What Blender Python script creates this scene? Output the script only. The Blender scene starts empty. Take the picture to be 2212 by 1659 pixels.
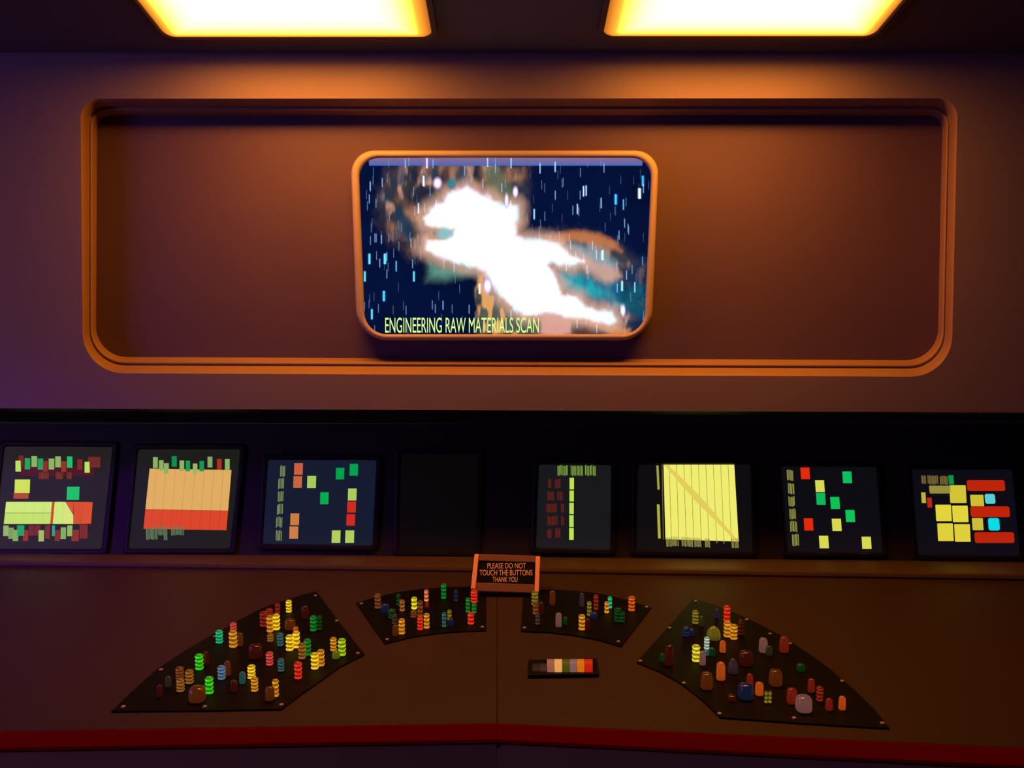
import bpy, bmesh, math, random
import numpy as np
from mathutils import Vector, Matrix

random.seed(7)
S = bpy.context.scene
COL = S.collection

# ------------------------------------------------------------------ camera
W, H, F = 2212.0, 1659.0, 1660.0
EYE = Vector((0.0, 0.0, 1.25))
PITCH = math.radians(6.5)
cd = bpy.data.cameras.new('camera')
cd.sensor_fit = 'HORIZONTAL'
cd.sensor_width = 36.0
cd.lens = F / W * 36.0
cd.clip_start = 0.02
cam = bpy.data.objects.new('camera', cd)
COL.objects.link(cam)
cam.location = EYE
cam.rotation_euler = (math.pi / 2 + PITCH, 0, 0)
S.camera = cam

# ------------------------------------------------------------------ exposure, world, lights
S.view_settings.view_transform = 'Standard'
S.view_settings.look = 'None'
S.view_settings.exposure = 0.0
S.view_settings.gamma = 1.0
S.view_settings.use_curve_mapping = False
wd = bpy.data.worlds.new('dim_room')
S.world = wd
wd.use_nodes = True
wd.node_tree.nodes['Background'].inputs[0].default_value = (0.60, 0.30, 0.55, 1)
wd.node_tree.nodes['Background'].inputs[1].default_value = 0.015
try:
    S.cycles.use_denoising = True
    S.cycles.max_bounces = 6
    S.cycles.sample_clamp_indirect = 4.0
except Exception:
    pass


def area(name, loc, target, size, color, power):
    l = bpy.data.lights.new(name, 'AREA')
    l.shape = 'RECTANGLE'
    l.size, l.size_y = size
    l.color = color
    l.energy = power
    o = bpy.data.objects.new(name, l)
    COL.objects.link(o)
    o.location = loc
    d = Vector(target) - Vector(loc)
    o.rotation_euler = d.to_track_quat('-Z', 'Y').to_euler()
    return o


# the blue-violet mood light of the room, away to the left of the station
area('violet_room_light', (-3.2, -0.4, 1.0), (-0.8, 1.75, 1.3), (1.6, 1.6), (0.50, 0.24, 1.0), 20.0)
sp = bpy.data.lights.new('violet_side_spot', 'SPOT')  # unseen spot, added to tint the left end of the console violet
sp.color, sp.energy, sp.spot_size, sp.spot_blend, sp.shadow_soft_size = (0.30, 0.02, 1.0), 110.0, math.radians(62), 1.0, 0.12
spo = bpy.data.objects.new('violet_side_spot', sp)
COL.objects.link(spo)
spo.location = (-2.1, 0.9, 2.0)
spo.rotation_euler = (Vector((-1.30, 1.38, 0.93)) - spo.location).to_track_quat('-Z', 'Y').to_euler()


# ------------------------------------------------------------------ geometry of the view
FW = Vector((0, math.cos(PITCH), math.sin(PITCH)))
UP = Vector((0, -math.sin(PITCH), math.cos(PITCH)))
RT = Vector((1, 0, 0))


def ray(px, py):
    return FW + RT * ((px - W / 2) / F) + UP * ((H / 2 - py) / F)


class Plane:
    def __init__(self, p, n):
        self.p = Vector(p)
        self.n = Vector(n).normalized()

    def at(self, px, py, off=0.0):
        d = ray(px, py)
        q = self.p + self.n * off
        t = (q - EYE).dot(self.n) / d.dot(self.n)
        return EYE + d * t


def at_depth(px, py, Y):
    d = ray(px, py)
    return EYE + d * (Y / d.y)


LEAN = math.radians(8.5)
WALL = Plane(at_depth(1106, 885, 1.75), (0, -math.cos(LEAN), -math.sin(LEAN)))
LP_T = math.radians(7.2)
LP = Plane(at_depth(1106, 1200, 1.90), (0, -math.cos(LP_T), math.sin(LP_T)))
pb, pf = at_depth(1078, 1240, 1.72), at_depth(1078, 1562, 1.12)
sl = (pb - pf)
DESK = Plane(pf, (0, -sl.z, sl.y))
CEIL_Z = WALL.at(1106, 114).z
CEIL = Plane((0, 0, CEIL_Z), (0, 0, -1))
TVT = math.radians(10.0)
TV = Plane(WALL.at(1090, 540, -0.062), (0, -math.cos(TVT), -math.sin(TVT)))


# ------------------------------------------------------------------ materials
def lin(c):
    out = []
    for v in c[:3]:
        v = v / 255.0
        out.append(v / 12.92 if v <= 0.04045 else ((v + 0.055) / 1.055) ** 2.4)
    return (out[0], out[1], out[2], 1.0)


def paint(name, col, rough=0.6, bump=0.0, scale=60.0, var=0.08, spec=0.3):
    m = bpy.data.materials.new(name)
    m.use_nodes = True
    nt = m.node_tree
    b = nt.nodes['Principled BSDF']
    b.inputs['Roughness'].default_value = rough
    b.inputs['Specular IOR Level'].default_value = spec
    tc = nt.nodes.new('ShaderNodeTexCoord')
    no = nt.nodes.new('ShaderNodeTexNoise')
    no.inputs['Scale'].default_value = scale * 0.1
    no.inputs['Detail'].default_value = 5
    nt.links.new(tc.outputs['Object'], no.inputs['Vector'])
    mx = nt.nodes.new('ShaderNodeMix')
    mx.data_type = 'RGBA'
    a = tuple(c * (1 - var) for c in col[:3]) + (1,)
    z = tuple(c * (1 + var) for c in col[:3]) + (1,)
    mx.inputs[6].default_value = a
    mx.inputs[7].default_value = z
    nt.links.new(no.outputs['Fac'], mx.inputs[0])
    nt.links.new(mx.outputs[2], b.inputs['Base Color'])
    if bump:
        n2 = nt.nodes.new('ShaderNodeTexNoise')
        n2.inputs['Scale'].default_value = scale * 6
        nt.links.new(tc.outputs['Object'], n2.inputs['Vector'])
        bp = nt.nodes.new('ShaderNodeBump')
        bp.inputs['Strength'].default_value = bump
        bp.inputs['Distance'].default_value = 0.002
        nt.links.new(n2.outputs['Fac'], bp.inputs['Height'])
        nt.links.new(bp.outputs['Normal'], b.inputs['Normal'])
    return m


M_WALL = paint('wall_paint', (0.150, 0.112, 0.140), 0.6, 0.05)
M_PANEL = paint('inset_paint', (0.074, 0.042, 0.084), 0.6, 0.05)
M_MOULD = paint('moulding_paint', (0.23, 0.14, 0.09), 0.5, var=0.02)
M_CEIL = paint('soffit_paint', (0.10, 0.085, 0.10), 0.7)
M_DESK = paint('desk_laminate', (0.0225, 0.0115, 0.010), 0.6, 0.03, spec=0.15)
M_LEDGE = paint('ledge_laminate', (0.046, 0.028, 0.016), 0.6, spec=0.15)
M_RED = paint('red_edge', (0.085, 0.0015, 0.002), 0.7, spec=0.0)
M_FRONT = paint('front_grey', (0.30, 0.19, 0.11), 0.7, spec=0.1)
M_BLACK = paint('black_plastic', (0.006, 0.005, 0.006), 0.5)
M_PLATE = paint('plate_black', (0.0025, 0.002, 0.0025), 0.5, spec=0.06)
M_LOWER = paint('lower_panel_black', (0.016, 0.012, 0.012), 0.6)
M_BEZEL = paint('bezel_tan', (0.34, 0.28, 0.23), 0.5, var=0.02)
M_FLOOR = paint('carpet', (0.05, 0.045, 0.05), 0.9, 0.3, 200)
M_SCREW = paint('screw_metal', (0.25, 0.22, 0.20), 0.35)
M_SIGNPOST = paint('sign_orange', (0.72, 0.34, 0.15), 0.5, var=0.02)
M_SIGNBAR = paint('sign_brown', (0.12, 0.052, 0.035), 0.5, var=0.02)
M_RIM = paint('lamp_rim', (0.08, 0.05, 0.04), 0.5)


def emit_by_object():
    """lit print and lit plastic: the colour comes from the object, so one material serves all"""
    m = bpy.data.materials.new('lit_plastic')
    m.use_nodes = True
    nt = m.node_tree
    b = nt.nodes['Principled BSDF']
    b.inputs['Base Color'].default_value = (0.01, 0.01, 0.01, 1)
    b.inputs['Roughness'].default_value = 0.35
    b.inputs['Specular IOR Level'].default_value = 0.2
    oi = nt.nodes.new('ShaderNodeObjectInfo')
    nt.links.new(oi.outputs['Color'], b.inputs['Emission Color'])
    b.inputs['Emission Strength'].default_value = 1.0
    m.cycles.emission_sampling = 'NONE'
    return m


M_LIT = emit_by_object()


def jewel():
    """button with shading painted into its glow: brightest in the swell of every bead, dark in the grooves"""
    m = bpy.data.materials.new('jewel_plastic')
    m.use_nodes = True
    nt = m.node_tree
    b = nt.nodes['Principled BSDF']
    oi = nt.nodes.new('ShaderNodeObjectInfo')
    at = nt.nodes.new('ShaderNodeAttribute')
    at.attribute_name = 'glow'
    mu = nt.nodes.new('ShaderNodeVectorMath')
    mu.operation = 'MULTIPLY'
    nt.links.new(oi.outputs['Color'], mu.inputs[0])
    nt.links.new(at.outputs['Color'], mu.inputs[1])
    nt.links.new(mu.outputs[0], b.inputs['Emission Color'])
    b.inputs['Emission Strength'].default_value = 1.0
    sc = nt.nodes.new('ShaderNodeVectorMath')
    sc.operation = 'SCALE'
    sc.inputs['Scale'].default_value = 0.05
    nt.links.new(oi.outputs['Color'], sc.inputs[0])
    nt.links.new(sc.outputs[0], b.inputs['Base Color'])
    b.inputs['Roughness'].default_value = 0.2
    m.cycles.emission_sampling = 'NONE'
    return m


M_JEWEL = jewel()


def glow_attr(name, strength, color=None, sample=True):
    m = bpy.data.materials.new(name)
    m.use_nodes = True
    nt = m.node_tree
    nt.nodes.remove(nt.nodes['Principled BSDF'])
    out = [n for n in nt.nodes if n.type == 'OUTPUT_MATERIAL'][0]
    e = nt.nodes.new('ShaderNodeEmission')
    at = nt.nodes.new('ShaderNodeAttribute')
    at.attribute_name = 'glow'
    if color is None:
        nt.links.new(at.outputs['Color'], e.inputs['Color'])
        e.inputs['Strength'].default_value = strength
    else:
        e.inputs['Color'].default_value = color
        mm = nt.nodes.new('ShaderNodeMath')
        mm.operation = 'MULTIPLY'
        mm.inputs[1].default_value = strength
        nt.links.new(at.outputs['Fac'], mm.inputs[0])
        nt.links.new(mm.outputs[0], e.inputs['Strength'])
    nt.links.new(e.outputs[0], out.inputs['Surface'])
    if not sample:
        m.cycles.emission_sampling = 'NONE'
    return m


LAMP_GAIN = 0.60
M_LAMP = glow_attr('lamp_diffuser', LAMP_GAIN, (1.0, 0.30, 0.026, 1))
M_TV = glow_attr('screen_picture', 1.0, None, False)


# ------------------------------------------------------------------ object helpers
ORIGIN = {}


def thing(name, label, cat, loc, group=None):
    o = bpy.data.objects.new(name, None)
    o.empty_display_size = 0.05
    COL.objects.link(o)
    o.location = loc
    ORIGIN[o.name] = Vector(loc)
    o['label'] = label
    o['category'] = cat
    if group:
        o['group'] = group
    return o


def mesh_obj(name, verts, faces, mat, parent=None, kind=None, color=None, label=None, smooth=False):
    c = Vector((0, 0, 0))
    for v in verts:
        c += Vector(v)
    c /= max(1, len(verts))
    me = bpy.data.meshes.new(name)
    me.from_pydata([tuple(Vector(v) - c) for v in verts], [], faces)
    me.materials.append(mat)
    bm = bmesh.new()
    bm.from_mesh(me)
    bmesh.ops.recalc_face_normals(bm, faces=bm.faces)
    bm.to_mesh(me)
    bm.free()
    if smooth:
        for p in me.polygons:
            p.use_smooth = True
    o = bpy.data.objects.new(name, me)
    COL.objects.link(o)
    ORIGIN[o.name] = c
    if parent:
        o.parent = parent
        o.location = c - ORIGIN[parent.name]
    else:
        o.location = c
    if kind:
        o['kind'] = kind
    if color:
        o.color = color
    if label:
        o['label'] = label
    return o


def bevel_obj(o, w=0.003, seg=2):
    b = o.modifiers.new('soft_edges', 'BEVEL')
    b.width = w
    b.segments = seg
    b.limit_method = 'ANGLE'
    b.angle_limit = math.radians(35)
    return o


def slab_geo(pts, plane, d0, d1):
    """prism: outline in picture coordinates laid on a plane between two offsets"""
    base = [plane.at(x, y, d1) for x, y in pts]
    v = [p + plane.n * (d0 - d1) for p in base] + base
    n = len(pts)
    f = [tuple(range(n))[::-1], tuple(range(n, 2 * n))]
    for i in range(n):
        j = (i + 1) % n
        f.append((i, j, n + j, n + i))
    return v, f


def slab(name, pts, plane, d0, d1, mat, parent=None, **k):
    v, f = slab_geo(pts, plane, d0, d1)
    return mesh_obj(name, v, f, mat, parent, **k)


def join_geo(list_vf):
    V, Fc = [], []
    for v, f in list_vf:
        b = len(V)
        V += v
        Fc += [tuple(i + b for i in q) for q in f]
    return V, Fc


def loops_obj(name, loops, mat, parent=None, cap_last=False, cap_first=False, closed=True, **k):
    n = len(loops[0])
    V = [p for l in loops for p in l]
    Fc = []
    for a in range(len(loops) - 1):
        for i in range(n if closed else n - 1):
            j = (i + 1) % n
            Fc.append((a * n + i, a * n + j, (a + 1) * n + j, (a + 1) * n + i))
    if cap_last:
        b = (len(loops) - 1) * n
        Fc.append(tuple(range(b, b + n)))
    if cap_first:
        Fc.append(tuple(range(n))[::-1])
    return mesh_obj(name, V, Fc, mat, parent, **k)


def rquad(c, r, n=8):
    """rounded outline of a quad: corners TL TR BR BL, a radius each"""
    out = []
    c = [Vector((x, y)) for x, y in c]
    for i in range(4):
        p, q, s = c[i], c[i - 1], c[(i + 1) % 4]
        a, b = (q - p).normalized(), (s - p).normalized()
        p0, p1 = p + a * r[i], p + b * r[i]
        for k in range(n + 1):
            t = k / n * math.pi / 2
            # quarter ellipse from p0 to p1 about p0+p1-p
            o = p0 + p1 - p
            out.append(o + (p0 - o) * math.cos(t) + (p1 - o) * math.sin(t))
    return [(v.x, v.y) for v in out]


def box(cx, cy, w, h, sk=0.0):
    """upright block; sk: sideways lean of its foot over its height"""
    return [(cx - w / 2 - sk / 2, cy - h / 2), (cx + w / 2 - sk / 2, cy - h / 2),
            (cx + w / 2 + sk / 2, cy + h / 2), (cx - w / 2 + sk / 2, cy + h / 2)]


# ------------------------------------------------------------------ the setting
mesh_obj('floor', [(-4, -2, 0), (4, -2, 0), (4, 2.6, 0), (-4, 2.6, 0),
                   (-4, -2, -.1), (4, -2, -.1), (4, 2.6, -.1), (-4, 2.6, -.1)],
         [(0, 1, 2, 3), (4, 5, 6, 7), (0, 1, 5, 4), (1, 2, 6, 5), (2, 3, 7, 6), (3, 0, 4, 7)], M_FLOOR, kind='structure')
mesh_obj('ceiling', [(-4, -2, CEIL_Z), (4, -2, CEIL_Z), (4, 2.6, CEIL_Z), (-4, 2.6, CEIL_Z),
                     (-4, -2, CEIL_Z + .1), (4, -2, CEIL_Z + .1), (4, 2.6, CEIL_Z + .1), (-4, 2.6, CEIL_Z + .1)],
         [(0, 1, 2, 3), (4, 5, 6, 7), (0, 1, 5, 4), (1, 2, 6, 5), (2, 3, 7, 6), (3, 0, 4, 7)], M_CEIL, kind='structure')

# leaning upper wall with a long rounded opening
OUT = rquad([(174, 213), (2069, 212), (2055, 814), (179, 806)], (42, 42, 88, 88), 10)
INN = rquad([(211, 250), (2035, 250), (2024, 777), (208, 770)], (34, 34, 66, 66), 10)


def wall_x(x, z):
    t = (z - WALL.p.z)
    return Vector((x, WALL.p.y + t * (-math.tan(LEAN)), z))


bl, br = WALL.at(-700, 873), WALL.at(2900, 900)
bl.x, br.x = -3.4, 3.4
tl, tr = wall_x(-3.4, CEIL_Z), wall_x(3.4, CEIL_Z)
hole = [WALL.at(x, y) for x, y in OUT]
cx = sum((p for p in hole), Vector()) / len(hole)


def to_border(p):
    dx, dz = p.x - cx.x, p.z - cx.z
    ts = []
    if dx:
        ts.append((3.4 * (1 if dx > 0 else -1) - cx.x) / dx)
    zz = CEIL_Z if dz > 0 else (bl.z + br.z) / 2
    if dz:
        ts.append((zz - cx.z) / dz)
    t = min(a for a in ts if a > 0)
    x = cx.x + dx * t
    z = cx.z + dz * t
    if dz < 0 and abs(z - zz) < 1e-6:
        z = bl.z + (br.z - bl.z) * (x + 3.4) / 6.8
    return wall_x(x, z)


# outer border: same count as the opening; the four middle points of its corners go to the wall's corners
outer = []
for i, p in enumerate(hole):
    outer.append(None)
for ci, cpt in ((5, tl), (16, tr), (27, br), (38, bl)):
    outer[ci] = cpt
idx = [5, 16, 27, 38, 49]
cor = [tl, tr, br, bl, tl]
for a in range(4):
    i0, i1 = idx[a], idx[a + 1]
    p0, p1 = hole[i0 % 44], hole[i1 % 44]
    tot = (p1 - p0).length
    for i in range(i0 + 1, i1):
        q = hole[i % 44]
        t = max(0, min(1, (q - p0).dot(p1 - p0) / tot ** 2))
        outer[i % 44] = cor[a].lerp(cor[a + 1], t)
n44 = len(hole)
V = outer + hole
Fc = [(i, (i + 1) % n44, n44 + (i + 1) % n44, n44 + i) for i in range(n44)]
b0 = len(V)
V += [bl, br, br + Vector((0, .5, 0.0)), bl + Vector((0, .5, 0.0)), tl, tr, tr + Vector((0, .75, 0)), tl + Vector((0, .75, 0))]
Fc += [(b0 + 4, b0 + 5, b0 + 6, b0 + 7), (b0 + 3, b0 + 2, b0 + 6, b0 + 7)]
wall = mesh_obj('wall_back', V, Fc, M_WALL, kind='structure')
# soffit closing the wall's foot over the instrument panel, painted black for its shade
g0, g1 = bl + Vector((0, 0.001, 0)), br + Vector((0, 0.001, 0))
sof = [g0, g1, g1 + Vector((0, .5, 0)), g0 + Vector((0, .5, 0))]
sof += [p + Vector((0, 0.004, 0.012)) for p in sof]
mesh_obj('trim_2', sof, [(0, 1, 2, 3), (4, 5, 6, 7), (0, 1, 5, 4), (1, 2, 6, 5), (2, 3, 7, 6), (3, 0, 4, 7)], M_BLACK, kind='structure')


def lerp_out(t):
    return [(a[0] + (b[0] - a[0]) * t, a[1] + (b[1] - a[1]) * t) for a, b in zip(OUT, INN)]


# moulding: two rolled steps with a groove between, down to the sunk panel
prof = [(0.0, 0.0), (0.05, -0.002), (0.20, -0.014), (0.44, -0.036), (0.47, -0.048), (0.57, -0.051), (0.60, -0.046),
        (0.72, -0.055), (0.90, -0.072), (1.0, -0.086)]
loops = []
for t, d in prof:
    loops.append([WALL.at(x, y, d) for x, y in lerp_out(t)])
loops_obj('trim_1', loops, M_MOULD, kind='structure', smooth=True)
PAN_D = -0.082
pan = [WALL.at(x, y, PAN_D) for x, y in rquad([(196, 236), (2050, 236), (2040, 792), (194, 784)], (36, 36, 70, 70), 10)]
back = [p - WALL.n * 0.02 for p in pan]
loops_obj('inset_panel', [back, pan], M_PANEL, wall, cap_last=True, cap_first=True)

# ------------------------------------------------------------------ ceiling lights


def rr(x0, x1, y0, y1, r, n=6):
    out = []
    for (cx_, cy_, a0) in ((x1 - r, y1 - r, 0), (x0 + r, y1 - r, 90), (x0 + r, y0 + r, 180), (x1 - r, y0 + r, 270)):
        for k in range(n + 1):
            a = math.radians(a0 + 90 * k / n)
            out.append((cx_ + r * math.cos(a), cy_ + r * math.sin(a)))
    return out


def ceiling_light(pa, pb_, pc, label):
    """pa, pb_: near corners, pc: outer edge point at the top of the picture; the lamp runs on overhead"""
    A, B = CEIL.at(*pa), CEIL.at(*pb_)
    x0, x1 = min(A.x, B.x), max(A.x, B.x)
    y1 = (A.y + B.y) / 2
    y0 = y1 - 0.30
    t = thing('ceiling_light', label, 'ceiling light', ((x0 + x1) / 2, (y0 + y1) / 2, CEIL_Z), 'amber lights over the station')
    DROP = 0.012
    ring = []
    for (g, z) in ((0.014, 0.0), (0.013, DROP), (0.002, DROP), (0.0, DROP - 0.004)):
        ring.append([Vector((x, y, CEIL_Z - z)) for x, y in rr(x0 - g, x1 + g, y0 - g, y1 + g, 0.022 + g)])
    loops_obj('rim', ring, M_RIM, t)
    lo, gl = [], []
    for (ins, z, s) in ((0.0, 0.006, 0.9), (0.003, 0.009, 1.1), (0.010, 0.013, 1.7), (0.020, 0.016, 3.2), (0.030, 0.018, 9.0),
                        (0.045, 0.020, 26), (0.060, 0.021, 46), (0.085, 0.022, 62), (0.105, 0.022, 85), (0.12, 0.022, 92)):
        lo.append([Vector((x, y, CEIL_Z - z)) for x, y in rr(x0 + ins * 1.15, x1 - ins * 1.15, y0 + ins, y1 - ins, max(0.004, 0.022 - ins * .5))])
        gl.append(s)
    o = loops_obj('diffuser', lo, M_LAMP, t, cap_last=True)
    me = o.data
    at = me.attributes.new('glow', 'FLOAT', 'POINT')
    n = len(lo[0])
    for i in range(len(me.vertices)):
        at.data[i].value = gl[i // n]
    return t


ceiling_light((360, 73), (934, 73), None, 'glowing amber ceiling light above the left half of the long wall recess')
ceiling_light((1302, 71), (1886, 71), None, 'glowing amber ceiling light above the right half of the long wall recess')

# ------------------------------------------------------------------ wall monitor
mon = thing('wall_monitor', 'wall monitor in a rounded tan bezel showing a bright nebula and stars', 'monitor', TV.at(1090, 735))
BO = rquad([(757, 325), (1424, 325), (1407, 735), (771, 735)], (52, 52, 66, 66), 8)
BI = rquad([(775, 341), (1408, 341), (1391, 722), (789, 722)], (44, 44, 46, 46), 8)


def bz(t):
    return [(a[0] + (b[0] - a[0]) * t, a[1] + (b[1] - a[1]) * t) for a, b in zip(BO, BI)]


lo = []
back_n = WALL.n
first = [TV.at(x, y, 0.03) for x, y in BO]
# the bezel's skirt runs back to the sunk panel
skirt = []
for p in first:
    d = (p - (WALL.p + WALL.n * PAN_D)).dot(WALL.n)
    skirt.append(p - WALL.n * d)
lo.append(skirt)
for t, d in ((0.0, 0.012), (0.04, 0.024), (0.16, 0.031), (0.35, 0.034), (0.75, 0.034), (0.93, 0.030), (1.0, 0.022), (1.0, 0.004)):
    lo.append([TV.at(x, y, d) for x, y in bz(t)])
loops_obj('bezel', lo, M_BEZEL, mon, smooth=True)

# the picture: a grid of picture points, coloured in numpy
GX, GY = 640, 390
tlp, trp, brp, blp = (772, 336), (1411, 336), (1394, 727), (785, 727)
u = np.linspace(0, 1, GX)[None, :]
v = np.linspace(0, 1, GY)[:, None]
PX = (tlp[0] * (1 - u) + trp[0] * u) * (1 - v) + (blp[0] * (1 - u) + brp[0] * u) * v
PY = (tlp[1] * (1 - v) + blp[1] * v) * np.ones_like(u)
rng = np.random.default_rng(11)


def noise(sx, sy, seed):
    r = np.random.default_rng(seed)
    nx, ny = int(660 / sx) + 4, int(420 / sy) + 4
    g = r.random((ny, nx))
    fx = (PX - 760) / sx
    fy = (PY - 325) / sy
    ix, iy = fx.astype(int), fy.astype(int)
    tx, ty = fx - ix, fy - iy
    tx, ty = tx * tx * (3 - 2 * tx), ty * ty * (3 - 2 * ty)
    a = g[iy, ix] * (1 - tx) + g[iy, ix + 1] * tx
    b = g[iy + 1, ix] * (1 - tx) + g[iy + 1, ix + 1] * tx
    return a * (1 - ty) + b * ty


def fbm(sx, sy, seed):
    return 0.5 * noise(sx, sy, seed) + 0.28 * noise(sx / 2, sy / 2, seed + 1) + 0.15 * noise(sx / 4, sy / 4, seed + 2) + 0.07 * noise(sx / 8, sy / 6, seed + 3)


def smo(sx, sy, seed):
    return 0.62 * noise(sx, sy, seed) + 0.28 * noise(sx / 2, sy / 1.6, seed + 1) + 0.10 * noise(sx / 4, sy / 2, seed + 2)


def poly_sd(pts, wob=0.0, seed=5):
    """signed distance (picture units, inside > 0) to a closed outline given in crop coordinates"""
    q = [(740 + x * 0.31645, 300 + y * 0.31645) for x, y in pts]
    inside = np.zeros(PX.shape, bool)
    dist = np.full(PX.shape, 1e9)
    for i in range(len(q)):
        (x0, y0), (x1, y1) = q[i], q[(i + 1) % len(q)]
        dx, dy = x1 - x0, y1 - y0
        t = np.clip(((PX - x0) * dx + (PY - y0) * dy) / (dx * dx + dy * dy + 1e-9), 0, 1)
        dist = np.minimum(dist, np.hypot(PX - x0 - t * dx, PY - y0 - t * dy))
        if y0 != y1:
            inside ^= ((y0 > PY) != (y1 > PY)) & (PX < x0 + (PY - y0) * dx / dy)
    sd = np.where(inside, dist, -dist)
    if wob:
        sd = sd + (fbm(14, 22, seed) - 0.5) * wob
    return sd


def soft(sd, a, b):
    t = np.clip((sd - a) / (b - a), 0, 1)
    return t * t * (3 - 2 * t)


def L3(c):
    return np.array(lin(c)[:3])


IMG = np.zeros((GY, GX, 3)) + L3((4, 12, 44))
IMG += (fbm(90, 90, 50)[..., None]) * L3((2, 14, 50)) * 0.9


def lay(alpha, col):
    global IMG
    a = alpha[..., None]
    c = np.asarray(col)
    IMG = IMG * (1 - a) + c * a


core = [(555, 540), (600, 480), (690, 430), (720, 370), (800, 350), (850, 330), (900, 370), (1000, 400), (1100, 460), (1190, 455), (1190, 540),
        (1170, 660), (1240, 690), (1390, 690), (1470, 720), (1540, 780), (1640, 830), (1560, 860), (1430, 830), (1400, 860), (1440, 940),
        (1480, 1000), (1490, 1060), (1600, 1080), (1660, 1150), (1780, 1180), (1830, 1190), (1860, 1240), (1820, 1260), (1700, 1230),
        (1560, 1215), (1480, 1190), (1370, 1180), (1240, 1200), (1170, 1150), (1080, 1060), (1020, 980), (980, 900), (900, 860), (780, 840),
        (680, 800), (570, 750), (580, 690), (690, 690), (750, 660), (760, 610), (650, 600), (570, 575)]
cl_ul = [(330, 200), (560, 120), (900, 150), (1260, 180), (1250, 400), (1190, 560), (900, 560), (640, 720), (900, 850), (700, 860), (480, 770), (300, 650), (240, 420)]
cl_r = [(1250, 680), (1400, 640), (1600, 625), (1760, 650), (1880, 710), (1960, 780), (2060, 860), (2050, 1100), (2020, 1330), (1340, 1330), (1200, 1180), (1400, 900)]
cl_b = [(930, 900), (1000, 890), (1090, 1070), (1230, 1190), (1360, 1190), (1350, 1340), (930, 1340), (915, 1000)]
teal_r = [(1420, 880), (1560, 880), (1750, 960), (1900, 960), (2060, 1000), (2060, 1230), (1900, 1180), (1780, 1150), (1640, 1090), (1480, 1040)]
wedge = [(560, 800), (760, 845), (900, 860), (970, 900), (920, 935), (700, 985), (560, 985)]
orange_top = [(1300, 690), (1450, 645), (1600, 625), (1750, 650), (1850, 700), (1900, 760), (1780, 720), (1600, 690), (1450, 700)]
blueband = [(1450, 720), (1650, 730), (1800, 790), (1860, 850), (1840, 920), (1700, 880), (1540, 830)]

nA, nB, nC = smo(26, 44, 71), smo(34, 50, 81), smo(13, 32, 91)
s = poly_sd(cl_ul, 40, 3)
lay(soft(s, -26, 22) * 0.72, L3((70, 62, 62)))
lay(soft(s, -10, 30) * soft(nA, 0.36, 0.72) * 0.9, L3((170, 118, 88)))
lay(soft(s, -4, 30) * soft(nC, 0.52, 0.74) * 0.8, L3((210, 158, 140)))
lay(soft(s, -4, 26) * soft(nB, 0.46, 0.68) * 0.85, L3((16, 58, 84)))
lay(soft(s, -4, 20) * soft(1 - nB, 0.52, 0.72) * 0.8, L3((26, 36, 56)))
olive = poly_sd([(960, 200), (1080, 190), (1200, 460), (1090, 430), (980, 360)], 14, 7)
lay(soft(olive, -14, 12) * 0.7, L3((110, 116, 84)))
s = poly_sd(cl_r, 26, 13)
lay(soft(s, -18, 22) * 0.85, L3((66, 66, 76)))
lay(soft(s, -6, 22) * soft(nA, 0.44, 0.64), L3((164, 132, 112)))
lay(soft(s, -6, 22) * soft(nC, 0.58, 0.74) * 0.9, L3((206, 170, 160)))
lay(soft(poly_sd(teal_r, 26, 17), -14, 14) * 0.92, L3((10, 104, 138)))
lay(soft(poly_sd(teal_r, 30, 19), -4, 26) * soft(nB, 0.45, 0.62), L3((36, 164, 178)))
dark_r = poly_sd([(1880, 900), (2060, 820), (2080, 1320), (1960, 1320), (1900, 1100)], 30, 23)
lay(soft(dark_r, -16, 16) * 0.8, L3((14, 40, 76)))
lay(soft(poly_sd(orange_top, 10, 29), -9, 6) * 0.9, L3((196, 118, 70)))
lay(soft(poly_sd(blueband, 12, 31), -14, 10) * 0.85, L3((120, 160, 176)))
lay(soft(poly_sd([(1640, 820), (1830, 850), (1890, 930), (1800, 980), (1700, 900)], 16, 33), -12, 10) * 0.85, L3((206, 164, 148)))
s = poly_sd(cl_b, 20, 37)
lay(soft(s, -8, 14), L3((84, 92, 84)))
lay(soft(s, -6, 10) * soft(nC, 0.48, 0.62), L3((226, 164, 96)))
lay(soft(poly_sd(wedge, 8, 41), -6, 30) * 1.0, L3((96, 150, 136)))
s = poly_sd([(1350, 1200), (1560, 1220), (1580, 1340), (1340, 1340)], 14, 43)
lay(soft(s, -8, 8), L3((222, 160, 150)))
s = poly_sd([(1560, 1240), (1740, 1270), (1900, 1340), (1560, 1340)], 12, 47)
lay(soft(s, -8, 10), L3((84, 56, 56)))
s = poly_sd([(1480, 1200), (1640, 1215), (1960, 1300), (1960, 1340), (1860, 1340), (1640, 1250), (1560, 1250)], 8, 53)
lay(soft(s, -6, 6) * 0.9, L3((214, 140, 84)))
# pink and cyan fringe, then the burnt-out core
sc_ = poly_sd(core, 10, 61)
lay(soft(sc_, -34, 0) * 0.8, L3((222, 176, 152)))
lay(soft(sc_, -11, 2) * soft(fbm(30, 30, 63), 0.35, 0.6) * 0.9, L3((242, 204, 240)))
lay(soft(sc_, -8, 2) * soft(fbm(40, 40, 67), 0.5, 0.62), L3((150, 226, 240)))
lay(soft(sc_, -7, 5), np.array((1.05, 1.05, 1.05)))
for (bx, by, rx, ry) in ((648, 300, 26, 34), (1180, 360, 16, 34), (1120, 420, 12, 46), (990, 1000, 26, 50), (1915, 1170, 14, 38)):
    e = 1 - np.hypot((PX - 740 - bx * .31645) / (rx * .31645), (PY - 300 - by * .31645) / (ry * .31645))
    lay(soft(e, -0.5, 0.3), L3((226, 180, 232)))
    lay(soft(e, 0.0, 0.5), np.array((1.05, 1.05, 1.05)))
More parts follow.
